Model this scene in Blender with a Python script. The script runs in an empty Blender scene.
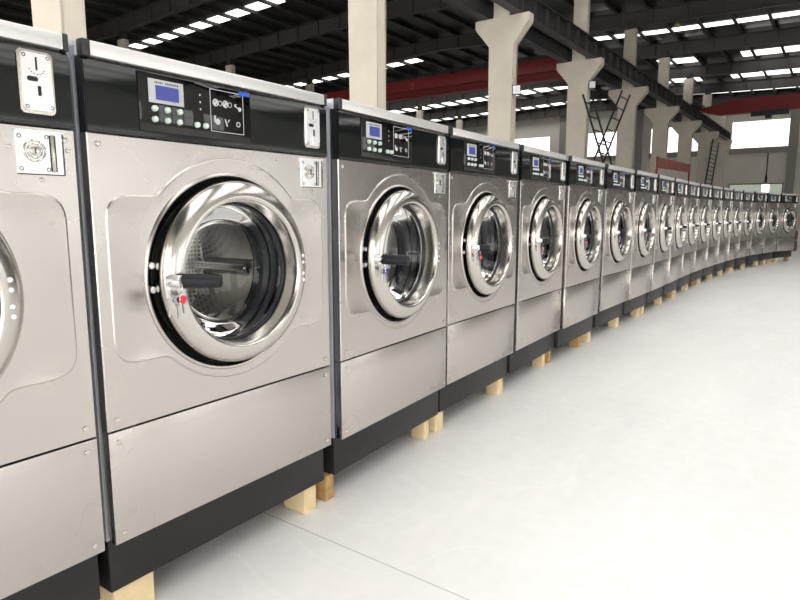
import bpy, bmesh, math, random
from mathutils import Vector, Matrix
random.seed(7)
S = bpy.context.scene
C = S.collection
PI = math.pi
# ------------------------------------------------------------------ camera
H = 1.2995
PITCH, PSI, F = .1446, .6293, 605.24
cd = bpy.data.cameras.new('camera'); cam = bpy.data.objects.new('camera', cd); C.objects.link(cam)
cd.sensor_width = 36; cd.lens = F*36/800; cd.clip_end = 300; cd.clip_start = .02
cam.location = (0, 0, H); cam.rotation_euler = (PI/2-PITCH, 0, PSI)
S.camera = cam
S.view_settings.view_transform = 'Standard'; S.view_settings.look = 'None'
S.view_settings.gamma = 1; S.view_settings.exposure = -1.0
S.view_settings.use_curve_mapping = False

# ------------------------------------------------------------------ materials
def mat(name, col, rough=.5, metal=0, spec=.5, bump=0, bscale=30, bstretch=(1,1,1), var=0, vscale=3, coat=0, emit=None, estr=0, rvar=0):
    m = bpy.data.materials.new(name); m.use_nodes = True
    nt = m.node_tree; b = nt.nodes['Principled BSDF']
    b.inputs['Base Color'].default_value = (*col, 1)
    b.inputs['Roughness'].default_value = rough
    b.inputs['Metallic'].default_value = metal
    b.inputs['Specular IOR Level'].default_value = spec
    b.inputs['Coat Weight'].default_value = coat
    if emit:
        b.inputs['Emission Color'].default_value = (*emit, 1); b.inputs['Emission Strength'].default_value = estr
    tc = None
    def coords(sc=(1,1,1)):
        nonlocal tc
        if tc is None: tc = nt.nodes.new('ShaderNodeTexCoord')
        mp = nt.nodes.new('ShaderNodeMapping'); mp.inputs['Scale'].default_value = sc
        nt.links.new(tc.outputs['Object'], mp.inputs['Vector']); return mp.outputs[0]
    if var:
        n = nt.nodes.new('ShaderNodeTexNoise'); n.inputs['Scale'].default_value = vscale; n.inputs['Detail'].default_value = 6
        nt.links.new(coords(), n.inputs['Vector'])
        r = nt.nodes.new('ShaderNodeMapRange'); r.inputs[1].default_value = .3; r.inputs[2].default_value = .7
        r.inputs[3].default_value = 1-var; r.inputs[4].default_value = 1+var
        nt.links.new(n.outputs[0], r.inputs[0])
        mx = nt.nodes.new('ShaderNodeVectorMath'); mx.operation = 'MULTIPLY'; mx.inputs[0].default_value = col
        nt.links.new(r.outputs[0], mx.inputs[1]); nt.links.new(mx.outputs[0], b.inputs['Base Color'])
    if rvar:
        n = nt.nodes.new('ShaderNodeTexNoise'); n.inputs['Scale'].default_value = 2.5; n.inputs['Detail'].default_value = 4
        nt.links.new(coords(), n.inputs['Vector'])
        r = nt.nodes.new('ShaderNodeMapRange'); r.inputs[1].default_value = .3; r.inputs[2].default_value = .7
        r.inputs[3].default_value = rough-rvar; r.inputs[4].default_value = rough+rvar
        nt.links.new(n.outputs[0], r.inputs[0]); nt.links.new(r.outputs[0], b.inputs['Roughness'])
    if bump:
        n = nt.nodes.new('ShaderNodeTexNoise'); n.inputs['Scale'].default_value = bscale; n.inputs['Detail'].default_value = 1 if metal == 1 else 3
        nt.links.new(coords(bstretch), n.inputs['Vector'])
        bp = nt.nodes.new('ShaderNodeBump'); bp.inputs['Strength'].default_value = bump; bp.inputs['Distance'].default_value = .01
        nt.links.new(n.outputs[0], bp.inputs['Height']); nt.links.new(bp.outputs[0], b.inputs['Normal'])
    return m
M = {}
M['steel'] = mat('brushed_steel', (.555,.525,.495), .27, 1, bump=.03, bscale=2.0, rvar=.02)
M['steel_low'] = M['steel']
M['cover'] = mat('cover_steel', (.80,.79,.78), .35, .55)
M['side'] = mat('side_steel', (.70,.73,.78), .4, .3)
M['edge'] = mat('dark_edge', (.06,.06,.065), .4, .6)
M['chrome'] = mat('polished_chrome', (.60,.575,.54), .20, 1)
M['bright'] = mat('bright_nickel', (.92,.92,.92), .32, .75)
M['keysteel'] = mat('key_nickel', (.5,.5,.52), .15, 1)
M['blackgloss'] = mat('black_gloss_panel', (.008,.010,.010), .10, 0, .45, bump=.03, bscale=4)
M['overlay'] = mat('black_acrylic', (.004,.004,.005), .03, 0, .6)
M['cap'] = mat('black_plastic_cap', (.03,.03,.033), .35)
M['plinth'] = mat('black_painted_steel', (.012,.012,.012), .42, 0, .4)
M['hole'] = mat('black_recess', (.006,.006,.006), .6)
M['rubber'] = mat('rubber', (.012,.014,.02), .35, 0, .5)
M['grip'] = mat('grip', (.010,.011,.016), .5, 0, .35)
M['drum'] = mat('drum_steel', (.52,.50,.47), .16, 1)
M['lcdframe'] = mat('lcd_frame', (.50,.52,.54), .4)
M['lcd'] = mat('lcd_screen', (.04,.05,.22), .2, emit=(.07,.085,.30), estr=.9)
M['bluelabel'] = mat('blue_label', (.02,.09,.5), .3, emit=(.02,.12,.7), estr=.35)
M['button'] = mat('button_white', (.62,.72,.66), .25)
M['print'] = mat('printed_white', (.55,.56,.56), .5)
M['printgrey'] = mat('printed_grey', (.16,.16,.17), .5)
M['dark'] = mat('slot_dark', (.01,.01,.01), .5)
M['red'] = mat('red_tag', (.75,.02,.05), .4)
M['blue'] = mat('blue_tag', (.08,.05,.6), .4)
M['green'] = mat('green_tag', (.05,.4,.2), .4)
M['woodp'] = mat('pale_pine', (.80,.64,.38), .7, var=.12, vscale=12, bump=.1, bscale=60, bstretch=(1,6,6))
M['woodb'] = mat('brown_wood', (.50,.30,.12), .75, var=.25, vscale=25, bump=.2, bscale=80)
M['concrete'] = mat('pale_concrete', (.68,.62,.52), .85, var=.07, vscale=1.5, bump=.08, bscale=12)
M['wall'] = mat('wall_paint', (.78,.73,.65), .85, var=.05, vscale=.5)
M['wall_light'] = mat('wall_white_paint', (.6,.58,.54), .85)
M['wallp'] = mat('wall_pilaster', (.32,.295,.265), .85)
M['deck'] = mat('roof_deck', (.018,.019,.018), .45, 0, .4, bump=.5, bscale=1.2, bstretch=(1,.3,1))
M['foil'] = mat('silver_foil', (.40,.40,.40), .3, 1, bump=.6, bscale=2.5)
M['rafter'] = mat('rafter_paint', (.055,.050,.045), .6)
M['purlin'] = mat('purlin_paint', (.028,.027,.025), .6)
M['darksteel'] = mat('dark_painted_steel', (.03,.03,.033), .55)
M['girder'] = mat('girder_red', (.19,.010,.010), .5, var=.1)
M['girder2'] = mat('girder_red_dark', (.15,.008,.008), .5)
M['banner'] = mat('faded_red', (.30,.10,.075), .7, var=.1)
M['sky'] = mat('skylight', (.9,.9,.9), .5, emit=(1,.99,.96), estr=5.0)
M['pane'] = mat('daylit_pane', (.9,.9,.9), .5, emit=(.99,1,1), estr=3.4)
M['pane_near'] = mat('open_gate_daylight', (.9,.9,.9), .5, emit=(1,.985,.96), estr=8.5)
M['pane_end'] = mat('daylit_pane_bright', (.9,.9,.9), .5, emit=(1,1,1), estr=4.0)
M['pane_soft'] = mat('daylit_pane_greenish', (.5,.55,.45), .5, emit=(.62,.68,.56), estr=.85)
M['lamp'] = mat('floodlight_glass', (.85,.86,.9), .15)
M['yellow'] = mat('yellow_paint', (.7,.55,.05), .5)
M['brownstuff'] = mat('crate_brown', (.12,.06,.04), .7)

def glass_mat():
    m = bpy.data.materials.new('door_glass'); m.use_nodes = True; nt = m.node_tree
    for n in list(nt.nodes): nt.nodes.remove(n)
    o = nt.nodes.new('ShaderNodeOutputMaterial'); mix = nt.nodes.new('ShaderNodeMixShader')
    t = nt.nodes.new('ShaderNodeBsdfTransparent'); t.inputs[0].default_value = (.90,.92,.92,1)
    g = nt.nodes.new('ShaderNodeBsdfGlossy'); g.inputs['Roughness'].default_value = .02
    fr = nt.nodes.new('ShaderNodeFresnel'); fr.inputs['IOR'].default_value = 1.33
    nt.links.new(fr.outputs[0], mix.inputs[0]); nt.links.new(t.outputs[0], mix.inputs[1]); nt.links.new(g.outputs[0], mix.inputs[2])
    nt.links.new(mix.outputs[0], o.inputs[0]); return m
M['glass'] = glass_mat()

def drumback_mat():
    m = mat('perforated_drum', (.46,.44,.41), .30, 1, bump=.15, bscale=3); nt = m.node_tree; b = nt.nodes['Principled BSDF']
    tc = nt.nodes.new('ShaderNodeTexCoord'); v = nt.nodes.new('ShaderNodeTexVoronoi'); v.inputs['Scale'].default_value = 55
    v.inputs['Randomness'].default_value = 0
    v.voronoi_dimensions = '2D'
    sp = nt.nodes.new('ShaderNodeSeparateXYZ'); cb = nt.nodes.new('ShaderNodeCombineXYZ')
    nt.links.new(tc.outputs['Object'], sp.inputs[0]); nt.links.new(sp.outputs[1], cb.inputs[0]); nt.links.new(sp.outputs[2], cb.inputs[1])
    nt.links.new(cb.outputs[0], v.inputs['Vector'])
    r = nt.nodes.new('ShaderNodeMapRange'); r.inputs[1].default_value = .24; r.inputs[2].default_value = .34; r.inputs[3].default_value = .06; r.inputs[4].default_value = 1
    nt.links.new(v.outputs['Distance'], r.inputs[0])
    mx = nt.nodes.new('ShaderNodeVectorMath'); mx.operation = 'MULTIPLY'; mx.inputs[0].default_value = (.46,.44,.41)
    nt.links.new(r.outputs[0], mx.inputs[1]); nt.links.new(mx.outputs[0], b.inputs['Base Color'])
    return m
M['drumback'] = drumback_mat()

def floor_mat():
    m = mat('floor_epoxy', (.90,.885,.875), .38, 0, .4); nt = m.node_tree; b = nt.nodes['Principled BSDF']
    tc = nt.nodes.new('ShaderNodeTexCoord')
    n1 = nt.nodes.new('ShaderNodeTexNoise'); n1.inputs['Scale'].default_value = 1.6; n1.inputs['Detail'].default_value = 8; n1.inputs['Roughness'].default_value = .65
    n2 = nt.nodes.new('ShaderNodeTexNoise'); n2.inputs['Scale'].default_value = 14; n2.inputs['Detail'].default_value = 6
    mp = nt.nodes.new('ShaderNodeMapping'); mp.inputs['Scale'].default_value = (1,.35,1); mp.inputs['Rotation'].default_value = (0,0,.5)
    nt.links.new(tc.outputs['Object'], mp.inputs[0]); nt.links.new(mp.outputs[0], n1.inputs['Vector']); nt.links.new(tc.outputs['Object'], n2.inputs['Vector'])
    a = nt.nodes.new('ShaderNodeMath'); a.operation = 'MULTIPLY_ADD'; a.inputs[1].default_value = .35
    nt.links.new(n2.outputs[0], a.inputs[0]); nt.links.new(n1.outputs[0], a.inputs[2])
    r = nt.nodes.new('ShaderNodeMapRange'); r.inputs[1].default_value = .4; r.inputs[2].default_value = .95; r.inputs[3].default_value = .90; r.inputs[4].default_value = 1.05
    nt.links.new(a.outputs[0], r.inputs[0])
    # saw-cut joints across the hall every 6 m
    sep = nt.nodes.new('ShaderNodeSeparateXYZ'); nt.links.new(tc.outputs['Object'], sep.inputs[0])
    s1 = nt.nodes.new('ShaderNodeMath'); s1.operation = 'ADD'; s1.inputs[1].default_value = 60-1.655+.0
    nt.links.new(sep.outputs[1], s1.inputs[0])
    s2 = nt.nodes.new('ShaderNodeMath'); s2.operation = 'MODULO'; s2.inputs[1].default_value = 6.0
    nt.links.new(s1.outputs[0], s2.inputs[0])
    s3 = nt.nodes.new('ShaderNodeMath'); s3.operation = 'LESS_THAN'; s3.inputs[1].default_value = .0045
    nt.links.new(s2.outputs[0], s3.inputs[0])
    s4 = nt.nodes.new('ShaderNodeMath'); s4.operation = 'MULTIPLY_ADD'; s4.inputs[1].default_value = -.45; s4.inputs[2].default_value = 1
    nt.links.new(s3.outputs[0], s4.inputs[0])
    # faint curved wheel scuffs
    w = nt.nodes.new('ShaderNodeTexNoise'); w.inputs['Scale'].default_value = .7; w.inputs['Detail'].default_value = 1
    nt.links.new(tc.outputs['Object'], w.inputs['Vector'])
    wa = nt.nodes.new('ShaderNodeMath'); wa.operation = 'MULTIPLY'; wa.inputs[1].default_value = 9; nt.links.new(w.outputs[0], wa.inputs[0])
    wf = nt.nodes.new('ShaderNodeMath'); wf.operation = 'FRACT'; nt.links.new(wa.outputs[0], wf.inputs[0])
    wl = nt.nodes.new('ShaderNodeMath'); wl.operation = 'LESS_THAN'; wl.inputs[1].default_value = .06; nt.links.new(wf.outputs[0], wl.inputs[0])
    wm = nt.nodes.new('ShaderNodeMath'); wm.operation = 'MULTIPLY_ADD'; wm.inputs[1].default_value = .025; wm.inputs[2].default_value = 1; nt.links.new(wl.outputs[0], wm.inputs[0])
    p = nt.nodes.new('ShaderNodeMath'); p.operation = 'MULTIPLY'; nt.links.new(r.outputs[0], p.inputs[0]); nt.links.new(s4.outputs[0], p.inputs[1])
    p2 = nt.nodes.new('ShaderNodeMath'); p2.operation = 'MULTIPLY'; nt.links.new(p.outputs[0], p2.inputs[0]); nt.links.new(wm.outputs[0], p2.inputs[1])
    mx = nt.nodes.new('ShaderNodeVectorMath'); mx.operation = 'MULTIPLY'; mx.inputs[0].default_value = (.90,.885,.875)
    nt.links.new(p2.outputs[0], mx.inputs[1]); nt.links.new(mx.outputs[0], b.inputs['Base Color'])
    return m
M['floor'] = floor_mat()

# ------------------------------------------------------------------ mesh helpers
class MB:
    def __init__(s): s.bm = bmesh.new()
    def box(s, x0, x1, y0, y1, z0, z1, bev=0, seg=2):
        b = bmesh.new()
        bmesh.ops.create_cube(b, size=1)
        for v in b.verts:
            v.co = Vector(((x0+x1)/2+v.co.x*(x1-x0), (y0+y1)/2+v.co.y*(y1-y0), (z0+z1)/2+v.co.z*(z1-z0)))
        if bev: bmesh.ops.bevel(b, geom=b.edges[:], offset=bev, segments=seg, affect='EDGES', profile=.5)
        s.merge(b); return s
    def merge(s, b, mtx=None):
        if mtx is not None: b.transform(mtx)
        bmesh.ops.recalc_face_normals(b, faces=b.faces[:])
        me = bpy.data.meshes.new('t'); b.to_mesh(me); b.free(); s.bm.from_mesh(me); bpy.data.meshes.remove(me)
    def cyl(s, a, b, r, r2=None, n=16, bev=0):
        a, b = Vector(a), Vector(b); d = b-a; L = d.length
        q = bmesh.new(); bmesh.ops.create_cone(q, cap_ends=True, segments=n, radius1=r, radius2=r if r2 is None else r2, depth=L)
        if bev: bmesh.ops.bevel(q, geom=[e for e in q.edges if abs(e.verts[0].co.z-e.verts[1].co.z) < 1e-6], offset=bev, segments=3, affect='EDGES', profile=.5)
        s.merge(q, Matrix.Translation((a+b)/2) @ d.to_track_quat('Z','Y').to_matrix().to_4x4()); return s
    def sphere(s, c, r, sc=(1,1,1), n=12):
        q = bmesh.new(); bmesh.ops.create_uvsphere(q, u_segments=n, v_segments=max(6,n//2+2), radius=r)
        s.merge(q, Matrix.Translation(c) @ Matrix.Diagonal((*sc,1))); return s
    def lathe(s, prof, cy, cz, n=96, closed=False):
        # prof: list of (r, x) ; axis = local X through (cy,cz)
        q = bmesh.new(); rings = []
        for r, x in prof:
            if r < 1e-6: rings.append([q.verts.new((x, cy, cz))])
            else: rings.append([q.verts.new((x, cy+r*math.cos(2*PI*i/n), cz+r*math.sin(2*PI*i/n))) for i in range(n)])
        pairs = list(zip(rings, rings[1:]))
        if closed: pairs.append((rings[-1], rings[0]))
        for A, B in pairs:
            for i in range(n):
                j = (i+1) % n
                if len(A) == 1: q.faces.new((A[0], B[i], B[j]))
                elif len(B) == 1: q.faces.new((A[i], B[0], A[j]))
                else: q.faces.new((A[i], B[i], B[j], A[j]))
        s.merge(q); return s
    def prism(s, pts, d0, d1, axis='y', bev=0):
        # pts 2D polygon; extruded along axis. axis y: pts=(x,z); axis x: pts=(y,z)
        q = bmesh.new()
        f = (lambda p,d: (p[0],d,p[1])) if axis == 'y' else (lambda p,d: (d,p[0],p[1]))
        A = [q.verts.new(f(p,d0)) for p in pts]; B = [q.verts.new(f(p,d1)) for p in pts]
        q.faces.new(A); q.faces.new(B[::-1])
        for i in range(len(pts)):
            j = (i+1) % len(pts); q.faces.new((A[i],A[j],B[j],B[i]))
        if bev: bmesh.ops.bevel(q, geom=q.edges[:], offset=bev, segments=2, affect='EDGES')
        s.merge(q); return s
    def torus(s, c, R, r, n=24, m=8, rot=None):
        q = bmesh.new(); rings = []
        for i in range(n):
            a = 2*PI*i/n
            rings.append([q.verts.new((r*math.sin(2*PI*k/m), (R+r*math.cos(2*PI*k/m))*math.cos(a), (R+r*math.cos(2*PI*k/m))*math.sin(a))) for k in range(m)])
        for i in range(n):
            A, B = rings[i], rings[(i+1)%n]
            for k in range(m): q.faces.new((A[k],B[k],B[(k+1)%m],A[(k+1)%m]))
        mt = Matrix.Translation(c)
        if rot is not None: mt = mt @ rot
        s.merge(q, mt); return s
    def build(s, name, m, parent=None, ang=35, loc=None):
        me = bpy.data.meshes.new(name); s.bm.to_mesh(me); s.bm.free()
        for p in me.polygons: p.use_smooth = True
        me.set_sharp_from_angle(angle=math.radians(ang))
        me.materials.append(M[m] if isinstance(m, str) else m)
        o = bpy.data.objects.new(name, me); C.objects.link(o)
        if parent: o.parent = parent
        if loc: o.location = loc
        return o
def empty(name, loc, rz=0):
    o = bpy.data.objects.new(name, None); C.objects.link(o); o.location = loc; o.rotation_euler = (0,0,rz); o.empty_display_size = .1
    return o
def tag(o, label=None, cat=None, group=None, kind=None):
    if label: o['label'] = label
    if cat: o['category'] = cat
    if group: o['group'] = group
    if kind: o['kind'] = kind
    return o
def kids(o): return [c for c in C.objects if c.parent == o]
def copy_tree(o, parent=None, skip=()):
    c = o.copy(); C.objects.link(c); c.parent = parent
    for k in kids(o):
        if k.name.split('.')[0] in skip: continue
        copy_tree(k, c, skip)
    return c

# ================================================================== SETTING
CX = -8.075; CX2 = -27.2; Y0 = 3.972
def cy(i): return Y0+6*i
XL, XR, YN, YF = -46.0, 10.6, -7.6, 52.8
fl = MB().box(XL-.2, XR+.2, YN-.2, YF+.2, -.2, 0).build('floor', 'floor'); tag(fl, kind='structure')

KX = [(-46.3,8.95),(CX2,9.37),(-17.6,9.61),(CX,9.12),(-2.5,8.97),(XR+.3,8.65)]
def rb(x):
    for (a,za),(b,zb) in zip(KX, KX[1:]):
        if x <= b: return za+(zb-za)*(x-a)/(b-a)
    return KX[-1][1]
RH = .62          # rafter depth
DK = RH+.18       # deck above rafter bottom
# ceiling deck as a folded sheet
pts = [(x, z+DK) for x, z in KX] + [(x, z+DK+.08) for x, z in KX[::-1]]
ceil = MB().prism(pts, YN-.2, YF+.2, 'y').build('ceiling', 'deck'); tag(ceil, kind='structure')
# purlins (children of the ceiling)
x = -45.2
while x < XR:
    z = rb(x)+RH
    m = MB().box(x-.035, x+.035, YN, YF, z, z+.17)
    m.box(x-.035, x+.10, YN, YF, z-.005, z+.02)
    m.build('purlin', 'purlin', ceil)
    x += 1.35
# translucent skylight strips in the deck, one strip per bay and span
def strip(x0, x1, y0, y1, m='sky', name='skylight', dz=.025):
    xs = [x0]+[k for k,_ in KX if x0 < k < x1]+[x1]
    q = [(a, rb(a)+DK-dz) for a in xs]+[(a, rb(a)+DK+.005) for a in xs[::-1]]
    return MB().prism(q, y0, y1, 'y').build(name, m, ceil)
# left span strips
strip(-33.5, -20.4, cy(2)+2.9, cy(2)+3.6)
strip(-33.5, -21.3, cy(4)+3.0, cy(4)+3.7)
strip(-33.5, -20.4, cy(0)+3.0, cy(0)+3.9)
for i in (5,6,7):
    strip(-33.0, -16.5, cy(i)+3.6, cy(i)+5.2)
# right span strips
strip(-11.3, 9.8, cy(4)+4.0, cy(4)+4.6)
strip(-9.6, -7.6, cy(5)+4.5, cy(5)+5.7); strip(-5.3, 9.8, cy(5)+4.5, cy(5)+5.7)
strip(-10.6, -8.4, cy(6)+4.5, cy(6)+5.7); strip(-6.6, 9.8, cy(6)+4.5, cy(6)+5.7)
strip(-10.0, 9.8, cy(7)+4.3, cy(7)+5.0)
for i, y0_, y1_ in ((-1,1.0,5.0),(0,1.0,5.0),(1,1.2,4.6),(2,2.6,4.2)):  # unseen near strips, oversized to brighten the floor and columns by the camera
    strip(-14.0 if i < 1 else -7.5, 9.8, cy(i)+y0_, cy(i)+y1_)
# silver insulation foil patches beside the skylights
for i, x0, x1, dy in ((4,-9.5,-8.2,4.9),(4,-7.4,-6.3,4.9),(4,-4.6,9.0,4.85),(3,-9.8,-8.6,4.8),(3,-6.8,-5.7,4.7),(6,-8.2,-5.0,4.4)):
    strip(x0, x1, cy(i)+dy, cy(i)+dy+.9, 'foil', 'insulation_foil', .02)

# walls
def wall_y(y, holes, name, x0=XL, x1=XR, ztop=None, t=.25, m='wall'):
    """wall across the hall at y (camera side face at y), holes = (x0,x1,z0,z1)"""
    mb = MB()
    hs = sorted(holes)
    X = [x0]
    for h in hs: X += [h[0], h[1]]
    X.append(x1)
    def top(a): return rb(a)+DK-.01
    for k in range(len(X)-1):
        a, b = X[k], X[k+1]
        segs = [a]+[q for q,_ in KX if a < q < b]+[b]
        if k % 2 == 0:
            mb.prism([(a,0),(b,0)]+[(s,top(s)) for s in segs[::-1]], y, y+t, 'y')
        else:
            h = hs[k//2]
            if h[2] > 0: mb.prism([(a,0),(b,0),(b,h[2]),(a,h[2])], y, y+t, 'y')
            mb.prism([(a,h[3]),(b,h[3])]+[(s,top(s)) for s in segs[::-1]], y, y+t, 'y')
    return tag(mb.build(name, m), kind='structure')
WZ0, WZ1 = 6.0, 7.95
endw = [(-25.5,-21.9,WZ0+.0,WZ1),(-18.6,-15.7,WZ0,WZ1),(-13.25,-9.6,WZ0,WZ1),(-7.42,-3.55,WZ0+.02,WZ1-.0)]
doorh = (-7.4,-3.8,0,3.42)
# the end-wall column strip under window four also has the gate: split the wall in two levels
mb = MB()
def top(a): return rb(a)+DK-.01
def quad(a,b,z0,z1): mb.prism([(a,z0),(b,z0),(b,z1),(a,z1)], YF, YF+.25, 'y')
segsx = [XL]+sorted([q for h in endw for q in h[:2]])+[XR]
for k in range(len(segsx)-1):
    a, b = segsx[k], segsx[k+1]
    ss = [a]+[q for q,_ in KX if a < q < b]+[b]
    if k % 2 == 0: mb.prism([(a,0),(b,0)]+[(s,top(s)) for s in ss[::-1]], YF, YF+.25, 'y')
    else:
        h = endw[k//2]
        mb.prism([(a,h[3]),(b,h[3])]+[(s,top(s)) for s in ss[::-1]], YF, YF+.25, 'y')
        if k == 7:
            quad(a, doorh[0], 0, doorh[3]); quad(doorh[1], b, 0, doorh[3]); quad(a, b, doorh[3], h[2])
        else: quad(a, b, 0, h[2])
tag(mb.build('wall_far', 'wall'), kind='structure')
mb = MB()
wn = 0
for h in endw:
    wn += 1
    o = MB().box(h[0], h[1], YF+.10, YF+.13, h[2], h[3]).build('window_%d' % wn, 'pane_end'); tag(o, kind='structure')
    f = MB()
    for k in range(1, 4):
        xx = h[0]+(h[1]-h[0])*k/4; f.box(xx-.02, xx+.02, YF+.07, YF+.098, h[2], h[3])
    f.build('window_mullion', 'lcdframe', o)
    s = MB().box(h[0]-.1, h[1]+.1, YF-.12, YF+.1, h[2]-.42, h[2]).build('window_sill', 'wallp', o)
# wall pilasters of the far wall
for n, xx in enumerate((-20.6, -14.2, -3.45, 3.0)):
    tag(MB().box(xx-.28, xx+.28, YF-.32, YF, 0, rb(xx)+.1).build('trim_%d' % (n+1), 'wallp'), kind='structure')
# far gate
d = MB()
d.box(doorh[0], doorh[1], YF+.02, YF+.08, 3.32, 3.42).box(doorh[0], doorh[0]+.1, YF+.02, YF+.08, 0, 3.32).box(doorh[1]-.1, doorh[1], YF+.02, YF+.08, 0, 3.32)
dr = d.build('door_1', 'wallp'); tag(dr, kind='structure')
MB().box(doorh[0]+.1, -5.2, YF+.06, YF+.09, .02, 3.32).build('door_leaf', 'pane_soft', dr)
MB().box(-4.7, doorh[1]-.1, YF+.06, YF+.09, .02, 3.32).build('door_leaf', 'pane_soft', dr)
MB().box(-5.2, -4.7, YF+.10, YF+.13, .02, 3.32).build('door_gap_daylight', 'pane_end', dr)
MB().cyl((-4.95, YF-.04, 3.95), (-4.95, YF-.04, 5.6), .04).cyl((-4.95, YF-.04, 3.45), (-4.95, YF-.04, 3.95), .075).build('door_bolt_rod', 'darksteel', dr)  # conduit pipe on the wall above the gate, thicker at its foot

# right wall with tall daylit windows, near wall with a loading door, left wall
WA, WB = .5, 3.6
rw = MB()
ys = [YN]; wins = []
yy = YN+1.2
while yy+4.4 < 17:
    wins.append((yy, yy+4.4)); yy += 6.0
def rq(a,b,z0,z1): rw.box(XR, XR+.25, a, b, z0, z1)
zt = rb(XR)+DK+.05
rq(YN-.2, YF+.2, 0, WA); rq(YN-.2, YF+.2, WB, zt)
prev = YN-.2
for a, b in wins: rq(prev, a, WA, WB); prev = b
rq(prev, YF+.2, WA, WB)
tag(rw.build('wall_right', 'wall_light'), kind='structure')
for a, b in wins:
    wn += 1
    o = MB().box(XR+.1, XR+.13, a, b, WA, WB).build('window_%d' % wn, 'pane'); tag(o, kind='structure')
    f = MB()
    for k in range(0, 4): 
        q = a+(b-a)*k/3; f.box(XR+.06, XR+.098, q-.04, q+.04, WA, WB)
    for z in (WA+.03, 2.0, WB-.03): f.box(XR+.06, XR+.098, a, b, z-.03, z+.03)
    f.build('window_frame', 'darksteel', o)
NG = [(-25.0,-18.6,0,5.6),(-16.6,-9.4,0,5.6),(-6.6,0.6,0,5.6),(2.4,9.4,0,5.6)]
wall_y(YN-.25, NG, 'wall_near')
for k_, (a, b, c_, d_) in enumerate(NG):
    o = MB().box(a, b, YN-.15, YN-.12, 0, d_).build('door_%d' % (k_+2), 'pane_near'); tag(o, kind='structure')
    MB().box(a, a+.1, YN-.12, YN-.04, 0, d_).build('door_post', 'darksteel', o); MB().box(b-.1, b, YN-.12, YN-.04, 0, d_).build('door_post', 'darksteel', o)
tag(MB().box(XL-.25, XL, YN-.2, YF+.2, 0, rb(XL)+DK+.05).build('wall_left', 'wall'), kind='structure')

# ------------------------------------------------------------------ columns, rafters, runway
def column():
    t = empty('concrete_column', (0,0,0))
    MB().prism([(-.35,0),(.35,0),(.35,5.85),(.82,6.37),(.82,6.60),(-.82,6.60),(-.82,6.37),(-.35,5.85)], -.15, .15, 'y', bev=.02).build('corbel_shaft', 'concrete', t)
    MB().box(-.26, .24, -.13, .13, 6.60, 9.03, .015).build('upper_shaft', 'concrete', t)
    MB().box(-.15, .15, -.11, .11, 9.03, 9.40).build('steel_stub', 'darksteel', t)
    return t
ordn = ['nearest','second','third','fourth','fifth','sixth','seventh','eighth','ninth']
proto = column(); first = True
look = ['broad at the left edge of the picture, cut off by its top',
        'rising behind the third washer, its corbel out of sight above',
        'with flared corbel and a floodlight on its right side, behind the fourth washer',
        'with flared corbel, crossed by the long red crane girder',
        'with flared corbel and the crossed ladders leaning at it',
        'with flared corbel behind the small red banner',
        'with flared corbel, the next beyond the red banner',
        'with flared corbel just left of the far lattice ladder',
        'with flared corbel standing against the far wall']
for i in range(9):
    t = proto if first else copy_tree(proto); first = False
    t.location = (CX, cy(i)-(.06 if i == 0 else 0), 0)
    tag(t, 'cream concrete column '+look[i], 'column', 'concrete columns behind the washers')
for i in range(1, 9):
    t = copy_tree(proto); t.location = (CX2, cy(i), 0)
    tag(t, 'cream concrete column of the farther row, %s from the left' % ordn[i-1], 'column', 'concrete columns of the farther row')

def rafter_mesh():
    m = MB()
    web = [(x, z) for x, z in KX]+[(x, z+RH) for x, z in KX[::-1]]
    m.prism(web, -.012, .012, 'y')
    m.prism([(x, z) for x, z in KX]+[(x, z+.03) for x, z in KX[::-1]], -.13, .13, 'y')
    m.prism([(x, z+RH-.03) for x, z in KX]+[(x, z+RH-.001) for x, z in KX[::-1]], -.13, .13, 'y')
    x = -45
    while x < XR:
        m.box(x-.012, x+.012, -.12, .12, rb(x)+.02, rb(x)+RH-.02); x += 1.35
    return m
rp = rafter_mesh().build('roof_rafter', 'rafter')
for i in range(-1, 9):
    o = rp if i == -1 else rp.copy()
    if i != -1: C.objects.link(o)
    o.location = (0, cy(i), 0)
    if i <= 0: lab = 'dark steel I-beam rafter spanning the hall overhead, outside the picture'
    elif i == 1: lab = 'dark steel I-beam rafter over the column behind the third washer'
    elif i <= 7: lab = 'dark steel I-beam rafter over the %s of the cream columns from the left' % ordn[i]
    else: lab = 'dark steel I-beam rafter nearest the far wall'
    tag(o, lab, 'roof beam', 'roof rafters spanning the hall')

# crane runway beam on the corbels
RX = CX+.50
r = empty('crane_runway', (RX, YN+.1, 6.60))
L = YF-.06-(YN+.1)
MB().box(-.012, .012, 0, L, .02, .53).build('web', 'darksteel', r)
MB().box(-.14, .14, 0, L, 0, .022).box(-.17, .17, 0, L, .53, .555).box(-.035,.035,0,L,.555,.64).build('flange', 'darksteel', r)
st = MB().box(-.13, .13, -.012, .012, .02, .53).build('web_stiffener', 'rafter', r); st.location.y = .4
y = 1.25
while y < L:
    c = st.copy(); C.objects.link(c); c.location.y = y; y += .85
tag(r, 'long dark steel crane runway beam resting on the corbels, receding to the far wall', 'crane rail')
RX2 = CX-.50
r2 = empty('crane_runway', (RX2, YN+.1, 6.60))
for k in kids(r):
    if k.name.startswith('web_st'): continue
    c = k.copy(); C.objects.link(c); c.parent = r2
tag(r2, 'dark steel crane runway beam on the far side of the corbels, mostly hidden', 'crane rail')
r3 = empty('crane_runway', (CX2+.5, YN+.1, 6.60))
for k in kids(r2):
    c = k.copy(); C.objects.link(c); c.parent = r3
tag(r3, 'dark steel crane runway beam on the farther row of columns', 'crane rail')

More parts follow.
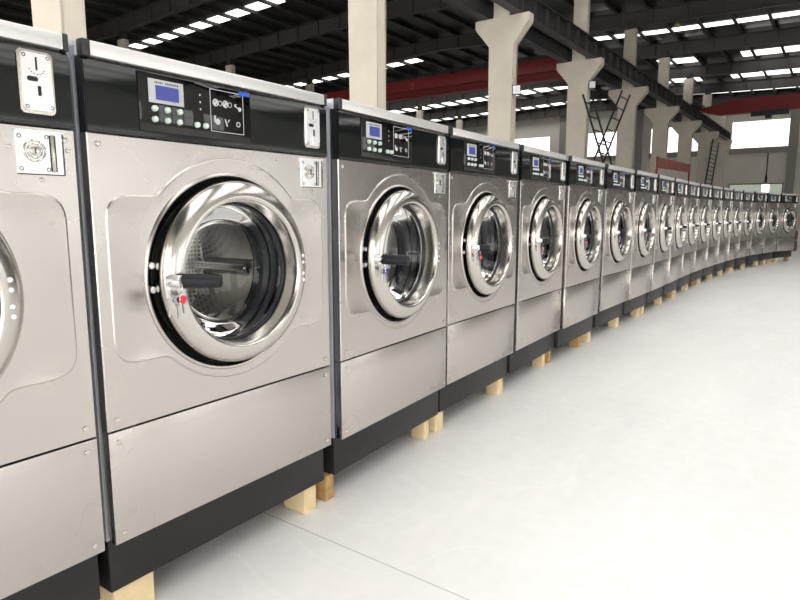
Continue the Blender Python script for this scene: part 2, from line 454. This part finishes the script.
# red bridge cranes
def crane(name, xa, xb, y, taper, label, zb=6.72, zt=7.56, truck=None, tl=1.6, tm='girder'):
    t = empty(name, (xa, y, zb)); w = .28
    n = zt-zb; L = xb-xa
    if taper: MB().prism([(0,.28),(0,.42),(taper,n),(L,n),(L,.0),(taper*.55,.0)], -w, w, 'y', bev=.01).build('box_girder', 'girder', t)
    else:
        MB().box(0, L, -w, w, n*.40, n, .01).build('box_girder', 'girder', t)
        MB().box(0, L, -w-.06, w+.06, n*.36, n*.40).box(0, L, -w+.03, w-.03, 0, n*.36).build('lower_flange', 'girder2', t)
    for a, b in ([truck] if isinstance(truck, tuple) else truck or []):
        MB().box(a, b, -tl, tl, 7.30-zb, 7.50-zb, .02).build('end_truck', tm, t)
        for yw in (-tl*.7, tl*.7): MB().cyl((a+.02,yw,7.322-zb),(b-.02,yw,7.322-zb),.08).build('truck_wheel','darksteel',t)
    tag(t, label, 'crane'); return t
g = crane('bridge_crane', -26.5, -9.0, 25, 0, 'dark red bridge crane girder crossing behind the columns on the left', truck=[(17.6,18.2),(-.5,.1)])
e = MB()   # small square emblem on the girder
ex = -17.3+26.5; ez = .56
for a, b, c_, d_ in ((-.14,.14,-.14,-.11),(-.14,.14,.11,.14),(-.14,-.11,-.14,.14),(.11,.14,-.14,.14),(-.03,.06,-.03,.06)):
    e.box(ex+a, ex+b, -.289, -.281, ez+c_, ez+d_)
e.build('square_emblem', 'banner', g)
g2 = crane('bridge_crane', -7.3, XR-.6, 40.0, 1.7, 'dark red bridge crane girder with a tapered end above the far bright window', zb=6.80, zt=7.58, truck=(-.45,.05), tl=.8, tm='darksteel')
tr = MB().box(2.6, 4.4, -.5, -.29, -.26, .02, .02).box(3.3,3.6,-.5,-.2,-.42,-.2).build('trolley_hoist', 'darksteel', g2)

# floodlights on the columns
def flood(loc, label):
    t = empty('floodlight', loc)
    MB().box(-.02,.16,-.03,.03,-.03,.03).build('bracket','darksteel',t)
    a = MB().box(.12,.24,-.14,.14,-.16,.16,.015); o = a.build('lamp_housing','darksteel',t)
    g = MB().box(-.13,.13,-.012,.0,-.145,.145).build('lamp_glass','lamp',t); g.location=(.19,-.142,0); g.rotation_euler=(0,0,.35)
    h = MB().box(-.15,.15,.0,.03,-.165,.165).build('lamp_bezel','darksteel',t); h.location=(.19,-.142,0); h.rotation_euler=(0,0,.35)
    t.scale = (.75,.75,.75); tag(t, label, 'floodlight', 'floodlights fixed to the columns'); return t
flood((CX+.34, cy(2), 4.62), 'small square floodlight on the right side of the column behind the fourth washer')
flood((CX+.37, cy(3), 5.72), 'small square floodlight on the column left of the crossed ladders')

# steel access ladders
def ladder(a, b, w, label, n=9, wdir=(0,1,0), r=.035):
    a, b = Vector(a), Vector(b); wv = Vector(wdir)*w/2
    t = empty('steel_ladder', b); 
    MB().cyl(a-wv-b, -wv, r, n=8).build('side_rail', 'darksteel', t); MB().cyl(a+wv-b, wv, r, n=8).build('side_rail', 'darksteel', t)
    m = MB()
    for k in range(n):
        f = (k+.5)/n; p = a.lerp(b, f)-b; MB.cyl(m, p-wv, p+wv, r*.7, n=6)
    m.build('rungs', 'darksteel', t)
    tag(t, label, 'ladder', 'steel access ladders to the crane runway'); return t
LX = CX+.75
def onX(u, v, X):
    s, c = math.sin(PSI), math.cos(PSI); sp, cp = math.sin(PITCH), math.cos(PITCH)
    Fv = Vector((-s*cp, c*cp, -sp)); R = Vector((c, s, 0)); U = R.cross(Fv)
    d = Fv+R*((u-400)/F)+U*((300-v)/F); t = X/d.x
    return Vector((X, d.y*t, d.z*t+H))
def lad_line(u0, v0, u1, v1, X):
    a = onX(u0, v0, X); b = onX(u1, v1, X); f = a.z/(a.z-b.z); return a, a+(b-a)*f
a, b = lad_line(626, 93, 602.5, 152, LX); ladder(a, b, 1.05, 'dark steel ladder leaning up to the right onto a column corbel', 13)
a, b = lad_line(588, 97, 603.5, 150, LX+.25); ladder(a, b, .95, 'dark steel ladder crossing in front of the other, leaning up to the left', 13)
a, b = lad_line(716, 141, 708.5, 183, LX-.1); ladder(a, b, 2.3, 'dark steel lattice ladder at the far end of the crane runway', 22, r=.05)

# faded red banner on posts behind the row
t = empty('red_banner', (-4.9, 20.4, 0))
zb0 = 2.63
MB().prism([(0,zb0+.04),(4.9,zb0+.15),(4.9,zb0+.44),(0,zb0+.37)], -.02, .02, 'x').build('banner_cloth', 'banner', t)
m = MB().cyl((0,0.02,0),(0,0.02,zb0+.39),.03); m.build('post','girder2',t)
MB().cyl((0,4.88,0),(0,4.88,zb0+.46),.03).build('post','girder2',t)
tag(t, 'faded red banner strung between two posts behind the row of washers', 'banner')
# hanging yellow lamp under a rafter (far)
t = empty('pendant_lamp', (-6.3, cy(4)+.3, rb(-6.3)))
MB().cyl((0,0,.0),(0,0,.1),.03).cyl((0,0,-.08),(0,0,0),.12,.06).build('lamp_shade','yellow',t)
MB().cyl((0,0,.1),(0,0,RH),.012).build('hanging_rod','darksteel',t)
tag(t, 'small yellow lamp hanging below the roof rafter at upper right', 'lamp')

# ================================================================== WASHING MACHINE
W = .985; HW = W/2
ZT, ZC, ZS, ZB, ZP = 1.762, 1.519, .650, .295, .119
DC = (0.0, 1.091)   # door centre (y,z)
DEP = .95
def outline_pts():
    # radial function of the embossed line
    N = 240; out = []
    ex, zt, zb = .455, 1.349-DC[1], .845-DC[1]
    cr = .06
    for i in range(N):
        a = 2*PI*i/N; c, s = math.cos(a), math.sin(a)
        # rounded rect by sdf march
        lo, hi = 0, .8
        def inside(r):
            y, z = r*c, r*s
            zm, zh = (zt+zb)/2, (zt-zb)/2
            qx, qz = abs(y)-ex+cr, abs(z-zm)-zh+cr
            return math.hypot(max(qx,0), max(qz,0))+min(max(qx,qz),0)-cr
        for _ in range(40):
            md = (lo+hi)/2
            if inside(md) < 0: lo = md
            else: hi = md
        out.append(max(lo, .380+.010*s))
    for _ in range(3): out = [(out[i-1]+2*out[i]+out[(i+1)%N])/4 for i in range(N)]
    return out
def rect_r(a, y0, y1, z0, z1):
    c, s = math.cos(a), math.sin(a); r = 9
    if c > 1e-9: r = min(r, y1/c)
    if c < -1e-9: r = min(r, y0/c)
    if s > 1e-9: r = min(r, z1/s)
    if s < -1e-9: r = min(r, z0/s)
    return r
def front_panel_mesh():
    N = 240; R = outline_pts(); y0, y1, z0, z1 = -HW, HW, ZS+.002-DC[1], ZC-.002-DC[1]
    angs = [2*PI*i/N for i in range(N)]
    for cyy, czz in ((y0,z0),(y0,z1),(y1,z0),(y1,z1)):   # snap nearest sample to the exact corner
        ca = math.atan2(czz, cyy) % (2*PI); k = min(range(N), key=lambda j: abs(angs[j]-ca)); angs[k] = ca
    q = bmesh.new(); rings = []
    hc = -.011
    def ring(f, x):
        rings.append([q.verts.new((x, DC[0]+f(i)[0], DC[1]+f(i)[1])) for i in range(N)])
    def circ(r):   # hole centre is slightly to the right of the door centre
        return lambda i: (hc+r*math.cos(angs[i]), r*math.sin(angs[i]))
    def rad(fn): return lambda i: (fn(i)*math.cos(angs[i]), fn(i)*math.sin(angs[i]))
    ring(circ(.327), -.085); ring(circ(.327), .006); ring(circ(.3295), .010); ring(circ(.334), .011); ring(circ(.338), .008); ring(circ(.340), .004)
    ring(rad(lambda i: R[i]-.010), .004); ring(rad(lambda i: R[i]-.007), .0045); ring(rad(lambda i: R[i]-.003), .003); ring(rad(lambda i: R[i]), 0)
    ring(rad(lambda i: rect_r(angs[i], y0, y1, z0, z1)-.003), 0)
    ring(rad(lambda i: rect_r(angs[i], y0, y1, z0, z1)), -.003)
    ring(rad(lambda i: rect_r(angs[i], y0, y1, z0, z1)), -.035)
    for A, B in zip(rings, rings[1:]):
        for i in range(N):
            j = (i+1) % N; q.faces.new((A[i],A[j],B[j],B[i]))
    m = MB(); m.merge(q)
    return m
def disc(m, y, z, r, x, h=.003, n=14):
    m.cyl((x-.001, y, z), (x+h, y, z), r, n=n, bev=min(h,r)*.4)

def washer():
    t = empty('washing_machine', (0,0,ZP)); off = (0,0,-ZP)
    def P(mb, name, m, parent=None, ang=35, label=None):
        o = mb.build(name, m, parent or t, ang)
        if parent is None: o.location = off
        if label: o['label'] = label
        return o
    # shell: sides, back, deck (open front)
    b = MB()
    b.box(-DEP, -.045, -HW-.004, -HW+.006, ZB, ZT-.035).box(-DEP, -.055, HW-.012, HW-.004, ZB, ZT-.035)
    b.box(-DEP, -DEP+.01, -HW+.012, HW-.012, ZB, ZT-.035).box(-DEP, -.055, -HW+.012, HW-.012, ZB, ZB+.01)
    P(b, 'cabinet', 'side')
    b = MB()
    P(b.box(-.050, -.034, -HW+.006, -HW+.03, ZB, ZT-.035), 'front_frame', 'edge', label='dark front frame edge')
    P(MB().box(-.050, -.034, HW-.03, HW-.006, ZB, ZT-.035), 'front_frame', 'edge', label='dark front frame edge')
    # front sheet with pressed outline and door hole
    fp = P(front_panel_mesh(), 'front_panel', 'steel', ang=20)
    lp = P(MB().box(-.035, 0, -HW, HW, ZB, ZS-.002, .003), 'lower_panel', 'steel_low')
    def screw(parent, yy, zz, r=.0085):
        s = MB(); disc(s, yy, zz, r, 0, r*.6); s.build('screw', 'chrome', parent)
    for q_ in ((-HW+.03, ZS+.035),(HW-.03, ZS+.035),(-HW+.03, ZC-.03),(HW-.03, ZC-.03)): screw(fp, *q_)
    for q_ in ((-HW+.03, ZS-.035),(HW-.03, ZS-.035),(-HW+.03, ZB+.03),(HW-.03, ZB+.03)): screw(lp, *q_)
    # screw studs at mid height on the edge
    # control panel
    cp = P(MB().prism([(-.035,ZC),(.0,ZC),(.004,ZC+.006),(.004,ZT-.060),(-.004,ZT-.045),(-.035,ZT-.04)], -HW, HW, 'y', bev=.0025), 'control_panel', 'blackgloss', ang=30)
    ZO = -.045
    ov = MB().box(.003, .008, -.334, .090, 1.583+ZO, 1.753+ZO, .002).build('control_overlay', 'overlay', cp)
    lf = MB().box(.008, .0105, -.302, -.181, 1.668+ZO, 1.737+ZO, .001)
    lf.build('display_frame', 'lcdframe', cp)
    tx = MB()
    for k in range(14):
        if k != 5: tx.box(.0105, .0109, -.281+k*.006, -.2775+k*.006, 1.7255+ZO, 1.7305+ZO)
    tx.build('display_lettering', 'dark', cp)
    MB().box(.0105, .0112, -.279, -.199, 1.678+ZO, 1.720+ZO).build('display_screen', 'lcd', cp)
    for (yy, zz) in ((-.285,1.651),(-.242,1.651),(-.199,1.651),(-.286,1.620),(-.243,1.620),(-.201,1.620),(-.136,1.620),(-.104,1.620)):
        z = zz+ZO
        MB().cyl((.008,yy,z),(.017,yy,z),.0095,.0085,n=16,bev=.001).sphere((.017,yy,z),.0085,(.55,1,1)).build('button','button',cp)
    tk = MB()
    for zz in (1.715,1.693,1.671): tk.box(.008,.0088,-.121,-.117,zz+ZO-.003,zz+ZO+.003)
    tk.build('indicator_marks','print',cp)
    fr = MB(); ya,yb,za,zb_ = -.080,.058,1.607+ZO,1.742+ZO
    fr.box(.008,.0086,ya,yb,za,za+.002).box(.008,.0086,ya,yb,zb_-.002,zb_).box(.008,.0086,ya,ya+.002,za,zb_).box(.008,.0086,yb-.002,yb,za,zb_)
    fr.build('icon_frame','print',cp)
    for yy in (-.058,-.018):     # drum + circle programme icons
        z = 1.700+ZO; ic = MB()
        ic.torus((.0084,yy,z),.0100,.0022,18,6); ic.prism([(yy-.009,z-.004),(yy+.001,z+.007),(yy+.009,z+.003),(yy-.001,z-.009)],.008,.0087,'x'); ic.torus((.0084,yy+.0185,z),.0075,.0012,16,6)
        ic.box(.008,.0089,yy-.004,yy+.006,z+.004,z+.0055).build('programme_icon','print',cp)
    ic = MB()
    z = 1.695+ZO
    ic.prism([(.020,z+.010),(.029,z+.012),(.026,z+.006),(.036,z-.001),(.033,z-.004),(.023,z+.003),(.020,z)], .008,.0087,'x'); ic.cyl((.008,.042,z-.004),(.0087,.042,z-.004),.0075,n=10); ic.build('programme_icon','print',cp); ic = MB()
    z = 1.640+ZO
    ic.cyl((.008,-.052,z),(.0087,-.052,z),.010,n=14).prism([(-.066,z-.004),(-.060,z-.004),(-.060,z+.018),(-.066,z+.018)],.008,.0087,'x').build('programme_icon','print',cp); ic = MB()
    ic.prism([(-.024,z+.012),(-.020,z+.012),(-.010,z-.010),(-.016,z-.012)],.008,.0087,'x').prism([(-.006,z+.012),(-.002,z+.012),(-.008,z+.002),(-.012,z+.002)],.008,.0087,'x').build('programme_icon','print',cp); ic = MB()
    ic.torus((.0084,.034,z),.0075,.0016,16,6)
    ic.build('programme_icon','print',cp)
    MB().box(.008,.0090,.040,.086,1.738+ZO,1.750+ZO).build('blue_label','bluelabel',cp)
    # coin acceptor
    def rrect(y0,y1,z0,z1,r,n=5):
        o=[]
        for (cx_,cz_,a0) in ((y1-r,z1-r,0),(y0+r,z1-r,90),(y0+r,z0+r,180),(y1-r,z0+r,270)):
            for k in range(n+1):
                a=math.radians(a0+90*k/n); o.append((cx_+r*math.cos(a), cz_+r*math.sin(a)))
        return o
    cr_ = MB().prism(rrect(.360,.446,1.593+ZO,1.749+ZO,.012), .003,.007,'x',bev=.0012).build('coin_bezel','chrome',cp)
    ca = MB().prism(rrect(.367,.439,1.601+ZO,1.742+ZO,.009), .007,.013,'x',bev=.0015)
    ca.prism(rrect(.398,.430,1.606+ZO,1.632+ZO,.003), .013,.0155,'x',bev=.0008)
    ca.build('coin_acceptor','bright',cp)
    MB().box(.0132,.0142,.4005,.4045,1.700+ZO,1.732+ZO).build('coin_slot','dark',cp); MB().box(.0132,.0142,.402,.410,1.638+ZO,1.662+ZO).build('coin_return','dark',cp)
    MB().prism(rrect(.378,.404,1.672+ZO,1.684+ZO,.005),.013,.014,'x').build('oval_badge','dark',cp)
    for (yy,zz) in ((.374,1.734),(.432,1.734),(.374,1.609),(.434,1.611)): MB().torus((.0132,yy,zz+ZO),.004,.0010,10,4).build('plate_screw','dark',cp)
    sl = MB()
    for k in range(7):
        a0=PI*(1.15+.7*k/6); sl.box(.0131,.0139,.403+.020*math.cos(a0)-.0015,.403+.020*math.cos(a0)+.0015,1.710+ZO+.020*math.sin(a0)-.001,1.710+ZO+.020*math.sin(a0)+.001)
    sl.build('coin_arc_mark','dark',cp)
    # top cover with corner caps
    tc = P(MB().box(-DEP, .006, -HW+.024, HW-.014, ZT-.040, ZT, .003), 'top_cover', 'cover')
    tc2 = MB().box(-DEP, -.022, -HW-.004, -HW+.024, ZT-.040, ZT-.0005, .002)
    P(MB().box(-DEP, -.022, HW-.014, HW-.002, ZT-.040, ZT-.0005, .002), 'cover_rim', 'side')
    P(tc2, 'cover_rim', 'side')
    P(MB().box(-.022, .008, -HW, -HW+.024, ZT-.044, ZT+.002, .004), 'corner_cap', 'cap', label='black plastic corner cap')
    P(MB().box(-.022, .008, HW-.014, HW, ZT-.044, ZT+.002, .004), 'corner_cap', 'cap', label='black plastic corner cap')
    P(MB().box(-DEP+.02, -.04, -HW+.02, HW-.02, ZT-.05, ZT-.041), 'under_cover', 'edge')
    # lock plate
    yl0,yl1,zl0,zl1 = .341,.458,1.396,1.505
    lk = MB().box(.0,.003,yl0,yl1,zl0,zl1).box(.0,.012,yl0,yl1,zl1-.003,zl1+.0015).build('lock_plate','bright',fp)
    MB().torus((.003,.386,1.455),.026,.003,28,8).torus((.003,.386,1.455),.018,.0025,24,8).cyl((.002,.386,1.455),(.009,.386,1.455),.0125,n=20,bev=.001).build('lock_cylinder','chrome',fp)
    MB().box(.0035,.0045,.424,.4275,zl0+.008,zl1-.008).build('lock_groove','dark',fp); MB().box(.0035,.0045,.437,.4395,zl0+.008,zl1-.008).build('lock_groove','dark',fp)
    MB().box(.009,.0096,.3845,.3875,1.448,1.462).build('keyhole','dark',fp)
    for (yy,zz) in ((.351,1.490),(.418,1.492),(.351,1.409),(.418,1.409)): MB().torus((.0035,yy,zz),.0045,.001,10,4).build('plate_screw','dark',fp)
    k = MB(); k.box(.003,.006,yl0,yl1,zl0-.0015,zl0+.001).box(.003,.006,yl1-.001,yl1+.001,zl0,zl1)
    k.build('lock_painted_shadow','dark',fp)  # dark strips paint a shadow along the plate's lower and right edges
    MB().box(.003,.006,.429,.436,zl0+.006,zl1-.006,.001).build('lock_bar','chrome',fp)
    for q_ in ((.327,1.462),(.472,1.462),(.399,1.382)): screw(fp, *q_, r=.006)
    # recess behind the door
    P(MB().lathe([(.345,-.084),(.345,-.088),(.236,-.088),(.236,-.084)], DC[0]+.008, DC[1], closed=True), 'door_recess', 'hole')
    for (yy,zz) in ((-.318,1.135),(-.318,1.060)):
        P(MB().cyl((-.086,yy+.004,zz),(-.004,yy+.004,zz),.011,n=14,bev=.002), 'latch_bolt', 'bright')
    # door ring
    d = MB().lathe([(.296,-.020),(.306,-.012),(.3125,.004),(.3140,.020),(.3120,.034),(.306,.045),(.297,.053),(.284,.060),(.270,.065),(.260,.067),(.2535,.066),(.2490,.061),(.2465,.054),(.2440,.040),(.240,.010),(.237,-.025),(.262,-.040),(.290,-.038)], DC[0]+.003, DC[1], n=128, closed=True)
    door = P(d, 'door', 'chrome', ang=60)
    # hinge bolts
    for zz in (1.135,1.110,1.068,1.043):
        MB().cyl((.045,.276,zz),(.0665,.276,zz),.0065,n=14,bev=.0015).build('hinge_bolt','bright',door)
    MB().lathe([(.2365,-.008),(.226,-.020),(.214,-.045),(.200,-.075),(.180,-.105),(.150,-.118),(.10,-.132),(.05,-.139),(.0,-.141)], DC[0]-.003, DC[1], n=96).build('door_glass','glass',door)
    MB().lathe([(.2395,-.004),(.236,.000),(.2325,-.004),(.231,-.012),(.237,-.016)], DC[0], DC[1], n=96, closed=True).build('glass_seal','rubber',door)
    # black grip bar
    a = Vector((.060,-.292,1.090)); dr = Vector((.70,.714,-.02)).normalized()
    MB().cyl(a-dr*.012, a+Vector((.034,.010,0)), .019, n=24, bev=.003).build('handle_collar','bright',door)
    hd = MB().cyl(dr*.022, dr*.150, .0235, .0205, n=24, bev=.007).build('handle','grip',door); hd.location = a
    # gasket and drum
    P(MB().lathe([(.238,-.042),(.258,-.062),(.250,-.085),(.232,-.100),(.222,-.125),(.226,-.150),(.262,-.165),(.285,-.165),(.285,-.060)], DC[0], DC[1], closed=True), 'door_gasket', 'rubber', ang=60)
    P(MB().lathe([(.236,-.170),(.240,-.168),(.250,-.163),(.262,-.18),(.318,-.205),(.322,-.22),(.322,-.60)], DC[0], DC[1]), 'drum', 'drum', ang=40)
    P(MB().lathe([(.322,-.600),(.30,-.612),(.20,-.600),(.10,-.590),(.07,-.575),(.0,-.572)], DC[0], DC[1]), 'drum_back', 'drumback', ang=50)
    for k in range(3):
        a = 2*PI*k/3+.45
        q = MB().prism([(-.035,.322),(.035,.322),(.012,.25),(-.012,.25)], -.58, -.24, 'x', bev=.008)
        # rotate prism about the drum axis
        q.bm.transform(Matrix.Translation((0,DC[0],DC[1])) @ Matrix.Rotation(a,4,'X'))
        P(q, 'drum_lifter', 'drum', ang=40)
    # plinth
    P(MB().box(-DEP+.05, -.048, -HW, HW, ZP, ZB+.0, .003), 'plinth', 'plinth')
    return t

POS = [(-1.6946,.3512,.0206),(-1.7141,1.3688,.0206),(-1.7574,2.4216,.0695),(-1.823,3.4323,.048),(-1.8805,4.478,.0547),(-1.9009,5.4978,.0287),
(-1.9304,6.6013,.0042),(-1.9244,7.6019,.0084),(-1.9331,8.6203,.027),(-1.9522,9.6159,.0336),(-1.9721,10.6311,.0174),(-1.9678,11.6462,-.0106),
(-1.9424,12.642,-.0196),(-1.9048,13.632,-.0322),(-1.8522,14.626,-.0468),(-1.7681,15.636,-.0949),(-1.6295,16.6658,-.1525),(-1.4442,17.6985,-.1858),(-1.1795,18.6939,-.3254)]
NTH = ['first','second','third','fourth','fifth','sixth','seventh','eighth','ninth','tenth','eleventh','twelfth','thirteenth','fourteenth','fifteenth','sixteenth','seventeenth','eighteenth','nineteenth']
extra = {0:'nearest stainless steel front-loading washer, cut off by the left edge of the picture',
 1:'largest fully visible stainless front-loading washer, red-tagged keys on its black door handle',
 2:'stainless front-loading washer with a blue-tagged key bunch, third along the row',
 3:'stainless front-loading washer, fourth along the row, below the column with the floodlight',
 18:'stainless front-loading washer at the far right end of the row, turned toward the viewer'}
wp = washer()
for i, (x, y, a) in enumerate(POS):
    t = wp if i == 0 else copy_tree(wp)
    t.location = (x, y, ZP); t.rotation_euler = (0, 0, a)
    if i > 1:   # the bars of the farther doors stand straight out
        for c in kids(t):
            if c.name.startswith('door') and not c.name.startswith('door_'):
                for h in kids(c):
                    if h.name.startswith('handle') and 'collar' not in h.name: h.rotation_euler.z = -.62; h.scale = (1,1,1) if i == 2 else (.62,.62,.9)
    if i in extra: lab = extra[i]
    elif i < 10: lab = 'stainless front-loading washer with black control panel, %s from the near left end of the row' % NTH[i]
    else: lab = 'distant stainless front-loading washer, %s from the far right end of the row' % NTH[18-i]
    tag(t, lab, 'washing machine', 'washing machines standing in one long row')

# ------------------------------------------------------------------ key bunches on the door handles
def keys(tagmat):
    t = empty('key_bunch', (0,0,0))   # origin at the top of the ring, hanging from the handle collar
    MB().torus((0,0,-.022),.025,.0022,28,6).build('key_ring','keysteel',t)
    for j, (dy, an, sz) in enumerate(((-.016,-.15,1),(.002,.05,1.1),(.016,.22,.95))):
        q = MB(); q.cyl((-.0012,0,-.012),(.0012,0,-.012),.011*sz,n=16); q.box(-.001,.001,-.003,.003,-.060*sz,-.018); q.box(-.001,.001,.003,.0055,-.055*sz,-.045*sz); q.box(-.001,.001,.003,.005,-.040*sz,-.034*sz)
        o = q.build('key','keysteel',t); o.location = (.002*j,dy,-.046); o.rotation_euler = (an,0,.25*j)
    o = MB().sphere((0,0,0),.0115,(.35,1,1.15)).build('key_tag',tagmat,t); o.location = (.006,.022,-.058)
    return t
kp = {c: keys(c) for c in ('red','blue')}
used = set()
KT = {1:'red',2:'blue',3:'red',4:'red',5:'red',6:'blue',7:'red'}
for i, c in KT.items():
    t = kp[c] if c not in used else copy_tree(kp[c]); used.add(c)
    x, y, a = POS[i]
    lo = Vector((.100,-.310,1.094)); R = Matrix.Rotation(a,3,'Z'); w = R @ lo
    t.location = (x+w.x, y+w.y, w.z); t.rotation_euler = (0,0,a)
    tag(t, 'small bunch of silver keys with a %s tag hanging from the %s washer door handle' % (c, NTH[i]), 'keys', 'key bunches hanging on the washer doors')

# ------------------------------------------------------------------ wooden blocks under the plinths
def onZ(u, v, Z=0):
    s, c = math.sin(PSI), math.cos(PSI); sp, cp = math.sin(PITCH), math.cos(PITCH)
    Fv = Vector((-s*cp, c*cp, -sp)); R = Vector((c, s, 0)); U = R.cross(Fv)
    d = Fv+R*((u-400)/F)+U*((300-v)/F); t = (Z-H)/d.z
    return d.x*t, d.y*t
BL = [(1,-.41,.14,'p'),(1,.415,.075,'p'),(2,-.50,.06,'b'),(2,.375,.05,'p'),(3,-.475,.10,'p'),(3,.41,.09,'p'),(4,.27,.06,'p'),(4,.45,.07,'b'),
      (5,.16,.06,'b'),(5,.45,.09,'p'),(6,.34,.09,'p'),(7,.20,.07,'p'),(7,.42,.09,'p'),(8,.42,.09,'p'),(9,.16,.06,'b'),(9,.41,.10,'p'),(10,.38,.10,'p'),
      (11,.10,.06,'b'),(11,.37,.09,'p'),(12,.38,.09,'p'),(13,.37,.09,'p'),(14,.14,.08,'p'),(14,.42,.09,'p'),(15,.40,.09,'p'),(16,.40,.09,'p'),(17,-.10,.10,'p'),(17,.38,.11,'p'),(18,-.30,.10,'p'),(18,.36,.10,'b'),(0,.30,.10,'p')]
def wblock(w, m, l=.13):
    return MB().box(-l, 0, -w/2, w/2, 0, ZP-.001, .005).build('wooden_block', m)
for bi, (i, s_, w, c) in enumerate(BL):
    x, y, a = POS[i]; R = Matrix.Rotation(a, 3, 'Z'); p = R @ Vector((-.048-(.02 if c=='b' else .012), s_, 0))
    o = wblock(w, 'woodp' if c == 'p' else 'woodb', .13 if i < 2 else .09); o.location = (x+p.x, y+p.y, 0); o.rotation_euler = (0,0,a+random.uniform(-.06,.06))
    side = 'left end' if s_ < -.15 else ('right end' if s_ > .25 else 'middle')
    wn_ = NTH[i]+' washer' if i < 10 else NTH[18-i]+' washer from the far end'
    tag(o, '%s wooden block propping up the %s of the %s' % ('pale' if c=='p' else 'brown', side, wn_), 'wooden block', 'wooden blocks under the washers')
# dark crates past the end of the row
t = MB().box(-.5,.5,-.4,.4,0,.32,.01).box(-.5,.5,-.4,.4,.36,.66,.01).box(-.45,.45,-.35,.35,.30,.38).build('stacked_crates','brownstuff'); t.location = (-1.75,24.6,0)
tag(t, 'dark brown crates on the floor past the far end of the washers', 'crate')

# ------------------------------------------------------------------ world
w = bpy.data.worlds.new('world'); S.world = w; w.use_nodes = True
w.node_tree.nodes['Background'].inputs[0].default_value = (.9,.95,1,1); w.node_tree.nodes['Background'].inputs[1].default_value = 1.0
